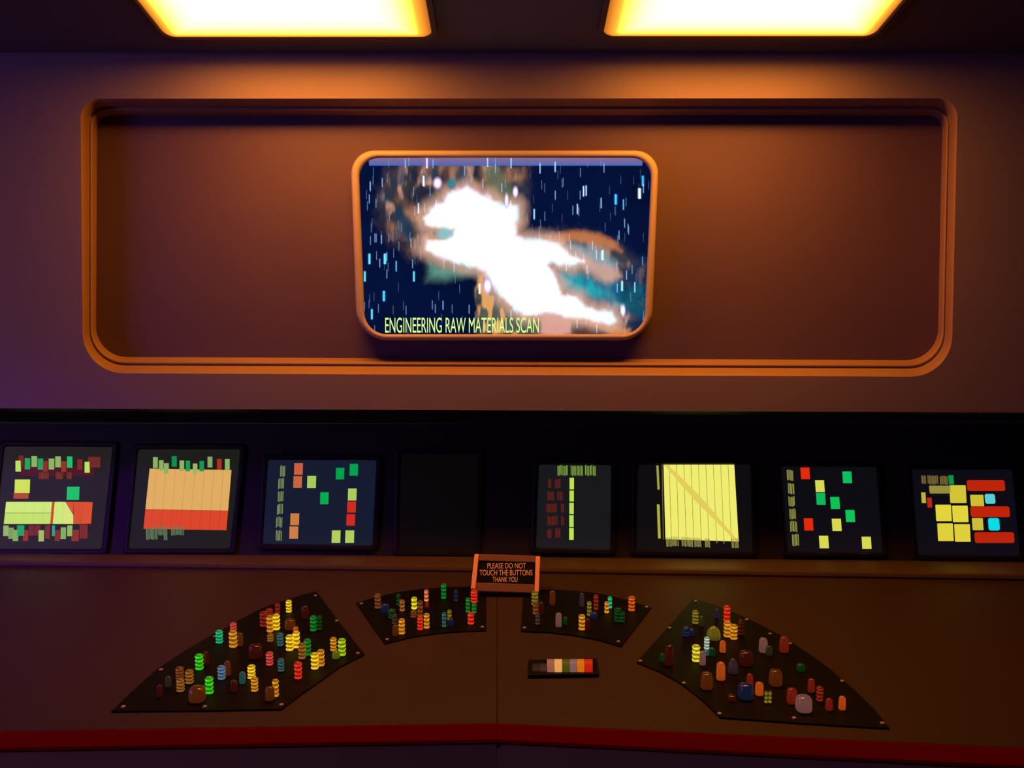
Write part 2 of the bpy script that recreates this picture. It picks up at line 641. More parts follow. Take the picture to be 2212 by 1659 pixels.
e = 1 - np.hypot((PX - 740 - 745 * .31645) / (34 * .31645), (PY - 300 - 305 * .31645) / (46 * .31645))
lay(soft(e, -0.1, 0.5) * 0.9, L3((24, 130, 146)))
e = 1 - np.hypot((PX - 740 - 700 * .31645) / (60 * .31645), (PY - 300 - 645 * .31645) / (36 * .31645))
lay(soft(e, -0.3, 0.5) * 0.8, L3((120, 206, 216)))
# mauve to blue gradient band along the top of the picture
hb = (PY < 358) & (PX > 797) & (PX < 1388)
tt = np.clip((PY - 338) / 20.0, 0, 1)
hc = (1 - tt)[..., None] * L3((152, 108, 112)) + tt[..., None] * L3((62, 104, 190))
IMG = np.where(hb[..., None], hc, IMG)
IMG = np.where((~hb & (PY < 357))[..., None], IMG * 0.7, IMG)


def star(x, y, w, h, col, power):
    a = np.exp(-((PX - x) / (w * 0.42)) ** 2) * soft(h / 2 - np.abs(PY - y), -1.2, 1.2)
    global IMG
    IMG = IMG + (a * power)[..., None] * L3(col)


for (x, y, w, pw, c) in ((183, 815, 4.2, 2.2, (90, 200, 255)), (289, 815, 4.6, 2.4, (90, 200, 255)), (152, 935, 3.6, 2.0, (90, 200, 255)),
                         (487, 935, 3.6, 1.8, (90, 200, 255)), (282, 1070, 4.6, 2.2, (60, 180, 255)), (200, 1195, 3.6, 2.0, (90, 200, 255)),
                         (1865, 410, 5.0, 2.4, (50, 160, 255)), (2027, 370, 5.4, 2.2, (210, 240, 255)), (2050, 285, 4.6, 1.6, (70, 170, 255)),
                         (1308, 510, 3.0, 1.6, (150, 210, 255)), (1645, 355, 3.0, 1.6, (180, 220, 255)), (1663, 350, 2.6, 1.4, (180, 220, 255)),
                         (518, 470, 3.0, 1.5, (150, 210, 240)), (1776, 790, 4.0, 1.6, (170, 220, 240)), (1908, 1000, 4.0, 1.6, (180, 220, 240)),
                         (553, 285, 4.0, 1.7, (170, 220, 255)), (1603, 475, 2.6, 1.3, (170, 210, 255)), (1995, 1010, 2.6, 1.3, (150, 210, 255)),
                         (575, 165, 3.6, 1.4, (255, 190, 255)), (990, 155, 2.4, 1.3, (150, 210, 255)), (1150, 165, 2.4, 1.3, (150, 210, 255)),
                         (1452, 190, 2.4, 1.3, (150, 210, 255)), (1348, 200, 2.4, 1.3, (150, 210, 255)), (1765, 435, 2.4, 1.2, (150, 210, 255)),
                         (1917, 445, 2.4, 1.3, (90, 200, 255)), (366, 865, 2.4, 1.2, (120, 210, 255)), (935, 1020, 4.0, 1.6, (255, 240, 230))):
    star(740 + x * .31645, 300 + y * .31645, w, 22, c, pw)
for i in range(230):
    x, y = rng.uniform(782, 1402), rng.uniform(346, 715)
    p = rng.random() ** 2
    star(x, y, 1.0 + 0.9 * p, 19, (150, 195, 255), 0.2 + 1.0 * p)
# soft dark vignette of the glass at the very edge of the opening is left to the bezel
cTL, cTR, cBR, cBL = [TV.at(*p, 0.008) for p in (tlp, trp, brp, blp)]
cc = (cTL + cTR + cBR + cBL) / 4
A = [np.array(q - cc) for q in (cTL, cTR, cBR, cBL)]
uu, vv = u[..., None] * np.ones((GY, 1, 1)), v[..., None] * np.ones((1, GX, 1))
P = (A[0] * (1 - uu) + A[1] * uu) * (1 - vv) + (A[3] * (1 - uu) + A[2] * uu) * vv
me = bpy.data.meshes.new('screen')

ii = np.arange(GX * GY).reshape(GY, GX)
_ctr = [(x, y) for x, y in bz(0.55)]
_in = np.zeros(PX.shape, bool)
for _i in range(len(_ctr)):
    (x0, y0), (x1, y1) = _ctr[_i], _ctr[(_i + 1) % len(_ctr)]
    if y0 != y1:
        _in ^= ((y0 > PY) != (y1 > PY)) & (PX < x0 + (PY - y0) * (x1 - x0) / (y1 - y0))
quads = np.stack([ii[:-1, :-1], ii[1:, :-1], ii[1:, 1:], ii[:-1, 1:]], -1).reshape(-1, 4)
quads = quads[_in[:-1, :-1].reshape(-1) & _in[1:, 1:].reshape(-1)]
me.vertices.add(GX * GY)
me.vertices.foreach_set('co', P.reshape(-1).astype(np.float32))
me.loops.add(quads.size)
me.loops.foreach_set('vertex_index', quads.reshape(-1).astype(np.int32))
me.polygons.add(len(quads))
me.polygons.foreach_set('loop_start', (np.arange(len(quads)) * 4).astype(np.int32))
me.polygons.foreach_set('loop_total', np.full(len(quads), 4, np.int32))
ca = me.attributes.new('glow', 'FLOAT_COLOR', 'POINT')
ca.data.foreach_set('color', np.concatenate([IMG, np.ones((GY, GX, 1))], -1).reshape(-1).astype(np.float32))
me.update(calc_edges=True)
me.validate()
me.materials.append(M_TV)
scr = bpy.data.objects.new('screen', me)
COL.objects.link(scr)
scr.parent = mon
scr.location = cc - ORIGIN[mon.name]
ORIGIN[scr.name] = Vector(cc)


# ------------------------------------------------------------------ flat lettering
def text_obj(name, body, plane, x0, x1, ytop, ybot, off, color, parent, bold=0.0, slant=0.0):
    cu = bpy.data.curves.new(name, 'FONT')
    cu.body = body
    cu.offset = bold
    cu.extrude = 0.0
    tmp = bpy.data.objects.new(name + '_tmp', cu)
    COL.objects.link(tmp)
    dg = bpy.context.evaluated_depsgraph_get()
    m = bpy.data.meshes.new_from_object(tmp.evaluated_get(dg))
    bpy.data.objects.remove(tmp)
    xs = [q.co.x for q in m.vertices]
    ys = [q.co.y for q in m.vertices]
    ax, bx, ay, by = min(xs), max(xs), min(ys), max(ys)
    vs = []
    for q in m.vertices:
        fx = (q.co.x - ax) / (bx - ax)
        fy = (q.co.y - ay) / (by - ay)
        vs.append(plane.at(x0 + (x1 - x0) * fx + slant * (1 - fy), ybot + (ytop - ybot) * fy, off))
    fs = [tuple(p.vertices) for p in m.polygons]
    o = mesh_obj(name, vs, fs, M_LIT, parent, color=color)
    return o


text_obj('caption_text', 'ENGINEERING RAW MATERIALS SCAN', TV, 832, 1164, 686, 719, 0.0095, (0.74, 1.05, 0.30, 1), scr)

# ------------------------------------------------------------------ lower instrument panel and its backlit displays
lpz = LP.p.z
LPW = 3.4
up = Vector((0, math.sin(LP_T), math.cos(LP_T)))
p0 = LP.p - up * 0.03
p1 = LP.p + up * ((min(bl.z, br.z) - 0.005 - LP.p.z) / up.z)
bk = Vector((0, 0.06, 0))
ip = mesh_obj('instrument_panel', [Vector((-LPW, p0.y, p0.z)), Vector((LPW, p0.y, p0.z)), Vector((LPW, p1.y, p1.z)), Vector((-LPW, p1.y, p1.z)),
                                   Vector((-LPW, p0.y, p0.z)) + bk, Vector((LPW, p0.y, p0.z)) + bk, Vector((LPW, p1.y, p1.z)) + bk, Vector((-LPW, p1.y, p1.z)) + bk],
              [(0, 1, 2, 3), (4, 5, 6, 7), (0, 1, 5, 4), (1, 2, 6, 5), (2, 3, 7, 6), (3, 0, 4, 7)], M_LOWER)
ip['label'] = 'long black instrument panel under the leaning wall carrying a row of displays'
ip['category'] = 'instrument panel'

LIME = (186, 226, 96)
LIMD = (142, 178, 96)
GRN = (20, 178, 88)
REDD = (112, 40, 26)
REDM = (150, 52, 34)
RED = (222, 50, 22)
ORG = (206, 128, 74)
YEL = (238, 232, 96)
G_DISP = 'backlit displays in the row'


def crop(ox, oy, s):
    return lambda pts: [(ox + x * s, oy + y * s) for x, y in pts]


def display(label, glass, K, tint):
    """glass: crop corners TL TR BR BL"""
    pts = K(glass)
    c = LP.at(sum(p[0] for p in pts) / 4, max(p[1] for p in pts))
    t = thing('display_screen', label, 'display', c, G_DISP)
    cx_, cy_ = sum(p[0] for p in pts) / 4, sum(p[1] for p in pts) / 4
    r = [5, 5, 5, 5]
    gi = rquad(pts, r, 3)

    def grow(g):
        q = []
        for x, y in pts:
            q.append((x + math.copysign(g, x - cx_), y + math.copysign(g, y - cy_)))
        return rquad(q, [5 + g * .4] * 4, 3)
    fr = [[LP.at(x, y, 0.0005) for x, y in grow(12)], [LP.at(x, y, 0.007) for x, y in grow(11)], [LP.at(x, y, 0.008) for x, y in grow(9)],
          [LP.at(x, y, 0.008) for x, y in grow(3)], [LP.at(x, y, 0.003) for x, y in gi]]
    loops_obj('bezel', fr, M_BLACK, t)
    return slab('glass', gi, LP, 0.0005, 0.0035, M_LIT, t, color=lin(tint))


LAY = 0.0040


def blocks(t, K, name, items, lift=0.0, sk=0.0):
    for it in items:
        cx_, cy_, w, h, c = it[:5]
        q = K(box(cx_, cy_, w, h, sk))
        slab(name, q, LP, LAY - 0.001 + lift, LAY + 0.0012 + lift, M_LIT, t, color=lin(c))


def ticks(t, K, clusters, color, lift=0.0, name='tick_marks'):
    """barcode-like groups of fine strokes: every group one print"""
    for (cx_, cy_, w, h, n, sk) in clusters:
        geo = []
        for i in range(n):
            x = cx_ - w / 2 + w * (i + 0.5) / n + random.uniform(-.18, .18) * w / n
            j = random.uniform(-.06, .06) * h
            geo.append(slab_geo(K(box(x, cy_ + j, w / n * 0.42, h * 0.94, sk)), LP, LAY - 0.001 + lift, LAY + 0.001 + lift))
        v_, f_ = join_geo(geo)
        mesh_obj(name, v_, f_, M_LIT, t, color=lin(color))


K1 = crop(0, 920, 560 / 2212)
d1 = display('display with a striped lime and red bar, leftmost of the row', [(40, 175), (960, 180), (865, 1050), (-60, 1050)], K1, (32, 30, 24))
slab('red_band', K1([(165, 345), (805, 345), (800, 430), (158, 425)]), LP, LAY - .001, LAY + .0006, M_LIT, d1, color=lin((72, 22, 14)))
blocks(d1, K1, 'light_block', [(178, 300, 38, 95, (120, 36, 24)), (385, 345, 38, 90, (140, 46, 26)), (543, 347, 40, 90, (150, 50, 30)), (679, 330, 40, 90, (128, 40, 24))], 0.0006)
blocks(d1, K1, 'light_block', [(776, 310, 50, 90, REDD), (828, 310, 50, 90, REDD)], 0.0006)
blocks(d1, K1, 'light_block', [(153, 343, 42, 92, LIME), (232, 322, 42, 95, (30, 162, 84)), (290, 303, 44, 92, LIMD), (343, 325, 42, 95, (24, 158, 86)),
                               (437, 325, 44, 92, LIMD), (493, 306, 44, 92, LIMD), (593, 308, 42, 95, (28, 190, 96)), (742, 352, 40, 92, LIME)], 0.0014)
ticks(d1, K1, [(372, 425, 86, 62, 9, -2), (505, 425, 62, 62, 7, -2), (590, 425, 42, 62, 5, -2)], (120, 50, 30), 0.0012)
blocks(d1, K1, 'light_block', [(178, 595, 124, 52, (176, 70, 36))], 0.0, -4)
blocks(d1, K1, 'light_block', [(188, 515, 125, 115, (206, 224, 84))], 0.0008, -4)
blocks(d1, K1, 'light_block', [(622, 575, 103, 112, (22, 190, 100))], 0.0, -4)
STR = (204, 232, 116)
xt, xb = [50, 130, 213, 296, 378, 443], [30, 112, 194, 276, 358, 426]
for i in range(5):
    slab('bar_cell', K1([(xt[i] + 2, 648), (xt[i + 1] - 2, 648), ((xt[i + 1] + xb[i + 1]) / 2 - 2, 741), ((xt[i] + xb[i]) / 2 + 2, 741)]), LP, LAY - .001, LAY + .0012, M_LIT, d1, color=lin(STR))
    slab('bar_cell', K1([((xt[i] + xb[i]) / 2 + 2, 745), ((xt[i + 1] + xb[i + 1]) / 2 - 2, 745), (xb[i + 1] - 2, 836), (xb[i] + 2, 836)]), LP, LAY - .001, LAY + .0012, M_LIT, d1, color=lin((194, 224, 104)))
slab('bar_cell', K1([(446, 648), (463, 648), (446, 836), (428, 836)]), LP, LAY - .001, LAY + .0012, M_LIT, d1, color=lin((206, 72, 26)))
slab('bar_cell', K1([(467, 648), (543, 648), (528, 836), (450, 836)]), LP, LAY - .001, LAY + .0012, M_LIT, d1, color=lin(STR))
slab('bar_cell', K1([(547, 648), (556, 650), (622, 760), (622, 836), (532, 836)]), LP, LAY - .001, LAY + .0012, M_LIT, d1, color=lin((214, 228, 122)))
slab('bar_cell', K1([(560, 648), (624, 648), (620, 748)]), LP, LAY - .001, LAY + .0012, M_LIT, d1, color=lin((214, 82, 32)))
slab('bar_cell', K1([(628, 648), (702, 650), (690, 836), (626, 836)]), LP, LAY - .001, LAY + .0012, M_LIT, d1, color=lin((214, 78, 32)))
slab('bar_cell', K1([(706, 648), (788, 652), (774, 834), (694, 836)]), LP, LAY - .001, LAY + .0012, M_LIT, d1, color=lin((218, 80, 32)))
blocks(d1, K1, 'light_block', [(217, 935, 42, 92, (150, 46, 26)), (268, 892, 44, 88, REDD), (320, 892, 46, 88, REDD), (405, 905, 40, 115, (124, 42, 26)),
                               (488, 935, 42, 95, (130, 44, 28)), (640, 935, 60, 95, (140, 48, 30)), (712, 902, 66, 118, (122, 42, 24))], 0.0, -2)
blocks(d1, K1, 'light_block', [(48, 895, 40, 90, LIMD), (92, 915, 42, 95, (126, 156, 90)), (130, 935, 42, 95, (128, 170, 88)), (174, 893, 58, 90, (26, 158, 92)),
                               (350, 938, 42, 95, (160, 186, 96)), (454, 895, 20, 90, (20, 168, 140)), (538, 915, 42, 100, (134, 172, 92)), (593, 895, 40, 92, (140, 186, 92))], 0.0008, -2)

d2 = display('display of peach bars over red bars with small blocks above', [(1180, 200), (2050, 200), (1960, 1045), (1095, 1045)], K1, (27, 27, 21))
blocks(d2, K1, 'light_block', [(1324, 313, 38, 92, (136, 174, 96)), (1374, 337, 36, 90, (140, 176, 96)), (1418, 363, 38, 90, LIMD), (1485, 302, 40, 90, (10, 142, 74)),
                               (1550, 340, 36, 90, LIMD), (1602, 342, 34, 90, (20, 156, 84)), (1663, 367, 36, 92, (156, 182, 100)), (1720, 343, 36, 88, (22, 148, 82)),
                               (1790, 308, 38, 90, (132, 170, 96)), (1870, 326, 36, 88, (176, 48, 30)), (1938, 328, 38, 90, (134, 180, 96))], 0.0012)
xt = [1275, 1338, 1417, 1500, 1582, 1665, 1745, 1825, 1905, 1975]
xb = [1222, 1288, 1372, 1452, 1536, 1618, 1702, 1784, 1864, 1932]
for i in range(9):
    def ptx(k, f):
        return xt[k] + (xb[k] - xt[k]) * f
    def yy(k, y):
        return y + (xt[k] - 1600) * 0.018
    f1 = 0.675
    q = [(ptx(i, 0) + 1.5, yy(i, 370)), (ptx(i + 1, 0) - 1.5, yy(i + 1, 370)), (ptx(i + 1, f1) - 1.5, yy(i + 1, 716)), (ptx(i, f1) + 1.5, yy(i, 716))]
    slab('bar_cell', K1(q), LP, LAY - .001, LAY + .0008, M_LIT, d2, color=lin((224, 172, 96)))
    q = [(ptx(i, f1) + 1.5, yy(i, 718)), (ptx(i + 1, f1) - 1.5, yy(i + 1, 718)), (ptx(i + 1, 1) - 1.5, yy(i + 1, 884)), (ptx(i, 1) + 1.5, yy(i, 884))]
    slab('bar_cell', K1(q), LP, LAY - .001, LAY + .0008, M_LIT, d2, color=lin((218, 70, 34)))
ticks(d2, K1, [(1292, 918, 100, 108, 11, 3), (1386, 892, 84, 82, 9, 3), (1412, 945, 32, 62, 4, 2), (1512, 895, 112, 78, 11, 2)], (92, 116, 84), 0.001)

K2 = crop(540, 920, 560 / 2212)
d3 = display('blue tinted display with scattered square blocks, left of the dark one', [(155, 290), (1078, 292), (1043, 1020), (108, 1005)], K2, (20, 27, 46))
blocks(d3, K2, 'light_block', [(413, 367, 72, 98, (202, 96, 62)), (406, 478, 72, 98, (198, 102, 58)), (525, 478, 74, 102, (168, 202, 92)), (768, 407, 70, 98, (0, 160, 76)),
                               (885, 374, 70, 100, (0, 160, 76)), (634, 617, 70, 102, (2, 172, 78)), (872, 585, 72, 102, (172, 204, 92)), (866, 692, 73, 94, (206, 44, 30)),
                               (859, 802, 72, 98, (206, 42, 30)), (381, 797, 73, 100, (202, 124, 66)), (373, 910, 73, 104, (206, 124, 70)), (734, 945, 73, 106, (178, 206, 92)),
                               (850, 945, 74, 106, (176, 206, 92))], 0, -3)
ticks(d3, K2, [(278, 385, 46, 96, 5, -2), (266, 495, 52, 92, 5, -3), (262, 603, 50, 90, 5, -3), (254, 711, 54, 90, 5, -3), (248, 820, 54, 90, 5, -3), (245, 934, 52, 92, 5, -3)], (130, 150, 92))
d4 = display('unlit black display between the lit ones above the small sign', [(1290, 240), (1945, 245), (1925, 1070), (1270, 1060)], K2, (7, 5, 4))

K3 = crop(1100, 920, 560 / 2212)
d5 = display('narrow display with one lime column and red tick groups', [(255, 330), (868, 335), (862, 1055), (228, 1040)], K3, (24, 24, 28))
ticks(d5, K3, [(455, 380, 92, 88, 10, 1), (577, 380, 106, 88, 11, 1), (692, 380, 96, 88, 10, 1)], (140, 178, 70))
ticks(d5, K3, [(345, 492, 28, 78, 4, 1), (415, 490, 48, 78, 6, 1), (353, 597, 55, 78, 6, 1), (433, 597, 45, 78, 5, 1), (362, 700, 90, 78, 9, 1), (455, 700, 28, 78, 4, 1),
               (368, 808, 92, 80, 9, 1), (455, 808, 28, 80, 4, 1), (343, 918, 36, 82, 5, 1), (415, 912, 48, 85, 6, 1)], (122, 34, 24))
blocks(d5, K3, 'light_block', [(534, 492, 37, 98, (190, 226, 74)), (533, 598, 37, 92, (184, 222, 72)), (532, 704, 37, 96, (184, 222, 84)), (531, 813, 37, 100, (180, 222, 84)), (531, 922, 38, 102, (190, 226, 84))])

d6 = display('large yellow striped display with a tan diagonal line', [(1100, 330), (2055, 330), (2075, 1075), (1085, 1060)], K3, (14, 12, 14))
xt = [1315, 1365, 1427, 1490, 1552, 1615, 1678, 1742, 1805, 1868, 1922]
xb = [1332, 1384, 1448, 1511, 1575, 1640, 1704, 1769, 1833, 1896, 1960]
for i in range(10):
    f = i / 10.0
    yb0, yb1 = 966 + i * 2.0, 968 + i * 2.0
    q = [(xt[i] + 2, 331), (xt[i + 1] - 2, 331), (xb[i + 1] - 2, yb1), (xb[i] + 2, yb0)]
    slab('bar_cell', K3(q), LP, LAY - .001, LAY + .0008, M_LIT, d6, color=lin((240, 236, 112)))
slab('diagonal_line', K3([(1322, 334), (1356, 334), (1620, 590), (1944, 968), (1926, 978), (1570, 620)]), LP, LAY + .0007, LAY + .0013, M_LIT, d6, color=lin((226, 204, 92)))
blocks(d6, K3, 'side_bar', [(1270, 440, 18, 205, (164, 160, 66)), (1277, 815, 22, 290, (178, 174, 68))], 0, 10)
blocks(d6, K3, 'side_bar', [(1310, 650, 4, 640, (120, 116, 56))], 0, 12)
ticks(d6, K3, [(1392, 988, 108, 84, 11, 5), (1520, 990, 100, 84, 11, 5), (1610, 995, 64, 80, 6, 5), (1692, 998, 48, 80, 5, 5), (1770, 985, 12, 36, 1, 2), (1834, 985, 12, 36, 1, 2), (1929, 1002, 64, 86, 5, 6)], (150, 144, 72), 0.0005)

K4 = crop(1650, 920, 562 / 2212)
d7 = display('black display with scattered red, green and yellow square blocks', [(150, 345), (955, 350), (1010, 1078), (205, 1070)], K4, (13, 12, 18))
blocks(d7, K4, 'light_block', [(353, 403, 74, 98, (226, 44, 10)), (710, 437, 74, 100, (14, 190, 92)), (478, 512, 74, 100, (216, 216, 84)), (486, 620, 74, 100, (14, 184, 88)),
                               (607, 655, 75, 102, (14, 194, 88)), (736, 766, 75, 102, (14, 196, 86)), (382, 837, 75, 104, (226, 42, 8)), (621, 841, 76, 104, (216, 216, 80)),
                               (512, 987, 76, 106, (216, 216, 84)), (875, 994, 76, 104, (214, 216, 84))], 0, 7)
ticks(d7, K4, [(224, 420, 54, 92, 6, 4), (233, 533, 54, 94, 6, 4), (238, 640, 54, 86, 6, 4), (246, 748, 54, 92, 6, 4), (254, 856, 62, 94, 6, 4), (270, 972, 60, 104, 6, 5)], (150, 150, 70))

d8 = display('display of yellow, red and cyan chart bars, rightmost of the row', [(1262, 372), (2110, 372), (2175, 1105), (1315, 1095)], K4, (12, 11, 20))
ticks(d8, K4, [(1360, 458, 40, 72, 5, 3), (1438, 458, 90, 76, 11, 4), (1532, 462, 70, 76, 8, 4)], (118, 100, 50))


def rbox(cx_, cy_, w, h, r, sk=8):
    return rquad(box(cx_, cy_, w, h, sk), [r] * 4, 4)


blocks(d8, K4, 'light_block', [(1594, 458, 40, 78, (10, 150, 64)), (1360, 610, 34, 90, (190, 176, 58)), (1411, 652, 36, 84, (190, 38, 20))], 0, 6)
for (cx_, cy_, w, h, r, c) in ((1890, 507, 320, 92, 18, (190, 36, 8)), (1926, 730, 330, 92, 18, (190, 36, 8)), (1962, 950, 334, 92, 18, (186, 36, 10)),
                               (1925, 620, 84, 84, 18, (90, 206, 214)), (1958, 836, 92, 106, 18, (6, 220, 232)),
                               (1500, 541, 180, 66, 6, (150, 140, 62)), (1652, 580, 136, 150, 6, (210, 196, 54)), (1815, 634, 110, 96, 6, (206, 190, 52)),
                               (1530, 740, 130, 140, 6, (226, 212, 60)), (1672, 748, 130, 140, 6, (226, 212, 60)), (1546, 904, 130, 150, 6, (222, 208, 58)), (1690, 910, 130, 150, 6, (222, 208, 58)),
                               (1820, 835, 90, 104, 6, (206, 188, 58))):
    slab('chart_block', K4(rbox(cx_, cy_, w, h, r)), LP, LAY - .001, LAY + .001, M_LIT, d8, color=lin(c))

# ------------------------------------------------------------------ control consoles
def desk_point(px, py, off=0.0):
    return DESK.at(px, py, off)


def console(name_label, xs_back, xs_front, xs_bot, ledge_y, sign):
    """xs_*: picture points along the back edge, front edge and foot of the red edge"""
    t = thing('control_console', name_label, 'console', (sign * 1.1, 1.3, 0.0), 'station consoles')
    b0, b1 = [DESK.at(*p) for p in xs_back]
    f0, f1 = [DESK.at(*p) for p in xs_front]
    th = DESK.n * -0.035
    q = [b0, b1, f1, f0]
    v_ = q + [p + th for p in q]
    o = mesh_obj('desk_top', v_, [(0, 1, 2, 3), (4, 5, 6, 7), (0, 1, 5, 4), (1, 2, 6, 5), (2, 3, 7, 6), (3, 0, 4, 7)], M_DESK, t)
    bevel_obj(o, 0.0015, 2)
    # red edge strip: a shallow rounded apron under the front edge
    pr = [(-0.0005, 0.0), (-0.003, -0.0008), (-0.0200, -0.0150), (-0.0215, -0.0185), (-0.0195, -0.0215), (0.012, -0.0215), (0.012, -0.040), (-0.0005, -0.040)]
    rows = []
    for f in (f0, f1):
        rows.append([Vector((f.x, f.y + dy - 0.001, f.z + dz)) for dy, dz in pr])
    n = len(pr)
    V = rows[0] + rows[1]
    Fc = [(i, (i + 1) % n, n + (i + 1) % n, n + i) for i in range(n)] + [tuple(range(n))[::-1], tuple(range(n, 2 * n))]
    mesh_obj('red_edge', V, Fc, M_RED, t)
    # grey front below it, set back a little
    a0, a1 = f0 + Vector((0, -0.012, -0.023)), f1 + Vector((0, -0.012, -0.023))
    l0, l1 = Vector((a0.x, a0.y + 0.25, 0)), Vector((a1.x, a1.y + 0.25, 0))
    V = [a0, a1, l1, l0]
    V += [p + Vector((0, 0.03, 0)) for p in V]
    mesh_obj('front_panel', V, [(0, 1, 2, 3), (4, 5, 6, 7), (0, 1, 5, 4), (1, 2, 6, 5), (2, 3, 7, 6), (3, 0, 4, 7)], M_FRONT, t)
    # raised ledge along the back, under the displays
    e0, e1 = b0.copy(), b1.copy()
    prl = [(0.0, -0.030), (-0.006, 0.004), (-0.004, 0.010), (0.004, 0.013)]
    rows = []
    for e, in ((e0,), (e1,)):
        bz_ = LP.p.y - 0.004
        pts = [Vector((e.x, e.y + dy, e.z + dz)) for dy, dz in prl]
        pts.append(Vector((e.x, bz_, e.z + 0.016)))
        pts.append(Vector((e.x, bz_, e.z - 0.030)))
        rows.append(pts)
    n = len(rows[0])
    V = rows[0] + rows[1]
    Fc = [(i, (i + 1) % n, n + (i + 1) % n, n + i) for i in range(n)] + [tuple(range(n))[::-1], tuple(range(n, 2 * n))]
    mesh_obj('back_ledge', V, Fc, M_LEDGE, t, smooth=False)
    return t


def lin_pts(p, q, x):
    return (x, p[1] + (q[1] - p[1]) * (x - p[0]) / (q[0] - p[0]))


SEAM = 1074
Lb, Lf = ((250, 1226), (SEAM, 1236)), ((0, 1579), (SEAM, 1562))
Rb, Rf = ((SEAM, 1236), (2100, 1252)), ((SEAM, 1562), (2212, 1616))
console('left console section with two button panels and a red front edge',
        [lin_pts(*Lb, -900), (SEAM - 0.2, 1236)], [lin_pts(*Lf, -900), (SEAM - 0.2, 1562)], None, None, -1)
console('right console section with a switch strip and a red front edge',
        [(SEAM + 0.2, 1236), lin_pts(*Rb, 3100)], [(SEAM + 0.2, 1562), lin_pts(*Rf, 3100)], None, None, 1)


# ------------------------------------------------------------------ button panels
def unit_button(kind, lobes=4):
    """upright translucent button, unit size: beaded, smooth or domed"""
    me = bpy.data.meshes.new('jewel_' + kind)
    prof, gl = [], []
    if kind == 'bead':
        per = 6
        for k in range(lobes):
            for i in range(per):
                a = (i + 0.5) / per * math.pi
                r = 0.36 + 0.14 * math.sin(a)
                z = (k + (i + 0.5) / per) / lobes
                prof.append((r, z))
                gl.append(0.18 + 1.15 * max(0.0, math.sin(a)) ** 2 * (0.75 + 0.5 * math.cos(a)))  # groove shade and swell brightness painted into the glow
        prof.append((0.22, 1.0))
        gl.append(0.5)
    elif kind == 'smooth':
        for r, z, g in ((0.46, 0, .7), (0.5, .08, .85), (0.5, .3, .95), (0.49, .6, 1.0), (0.46, .85, 1.0), (0.38, .95, .95), (0.22, 1.0, .9)):
            prof.append((r, z))
            gl.append(g)
    else:
        for r, z, g in ((0.5, 0, .5), (0.5, .15, .7), (0.48, .4, .9), (0.40, .68, 1.0), (0.27, .88, 1.0), (0.12, .98, 1.0)):
            prof.append((r, z))
            gl.append(g)
    N = 14
    V, G, Fc = [], [], []
    rr_ = random.Random(3 + lobes)
    for (r, z), g in zip(prof, gl):
        for i in range(N):
            a = 2 * math.pi * i / N
            c, s_ = math.cos(a), math.sin(a)
            k = 1.0 if kind == 'dome' else (abs(c) ** 3 + abs(s_) ** 3) ** (-1 / 3)
            V.append((r * c * k, r * s_ * k, z))
            G.append(g * (rr_.uniform(0.45, 1.5) if kind == 'bead' else rr_.uniform(0.92, 1.06)))  # uneven glow round the beads paints in a sparkle
    for j in range(len(prof) - 1):
        for i in range(N):
            i2 = (i + 1) % N
            Fc.append((j * N + i, j * N + i2, (j + 1) * N + i2, (j + 1) * N + i))
    Fc.append(tuple(range(N))[::-1])
    b = (len(prof) - 1) * N
    Fc.append(tuple(range(b, b + N)))
    me.from_pydata(V, [], Fc)
    at = me.attributes.new('glow', 'FLOAT_COLOR', 'POINT')
    for i, g in enumerate(G):
        at.data[i].color = (g, g, g, 1)
    for p in me.polygons:
        p.use_smooth = True
    me.materials.append(M_JEWEL)
    return me


BEAD4, BEAD3 = unit_button('bead', 4), unit_button('bead', 3)
SMOOTH, DOME = unit_button('smooth'), unit_button('dome')
PAL = {
    'y': ((250, 196, 30), 'bright yellow'), 'a': ((206, 130, 24), 'amber'), 'A': ((140, 84, 24), 'dim amber'), 'n': ((112, 56, 14), 'dim orange brown'),
    'o': ((204, 82, 18), 'orange'), 'p': ((226, 118, 70), 'peach'), 'r': ((220, 44, 18), 'bright red'), 'k': ((206, 66, 56), 'pink red'),
    'd': ((128, 30, 12), 'dark red'), 'R': ((66, 14, 5), 'unlit red'), 'B': ((96, 40, 8), 'unlit orange'), 'g': ((54, 196, 20), 'bright green'),
    'G': ((14, 116, 30), 'green'), 'e': ((10, 54, 14), 'dim green'), 't': ((22, 176, 112), 'teal green'), 'T': ((40, 86, 84), 'dim teal'),
    'u': ((84, 110, 140), 'blue grey'), 'U': ((24, 30, 58), 'dim blue'), 'l': ((166, 190, 24), 'yellow green'), 'L': ((104, 110, 16), 'olive'),
    'v': ((50, 42, 22), 'dim olive'), 'm': ((132, 84, 74), 'mauve'), 'M': ((62, 40, 44), 'dim mauve'), 'w': ((170, 190, 170), 'pale'),
    'h': ((220, 204, 40), 'lemon yellow'), 'H': ((120, 102, 20), 'mustard'),
}
QN = DESK.n
BX = Vector((1, 0, 0))
BY = QN.cross(BX)
ROT = Matrix((BX, BY, QN)).transposed().to_4x4()


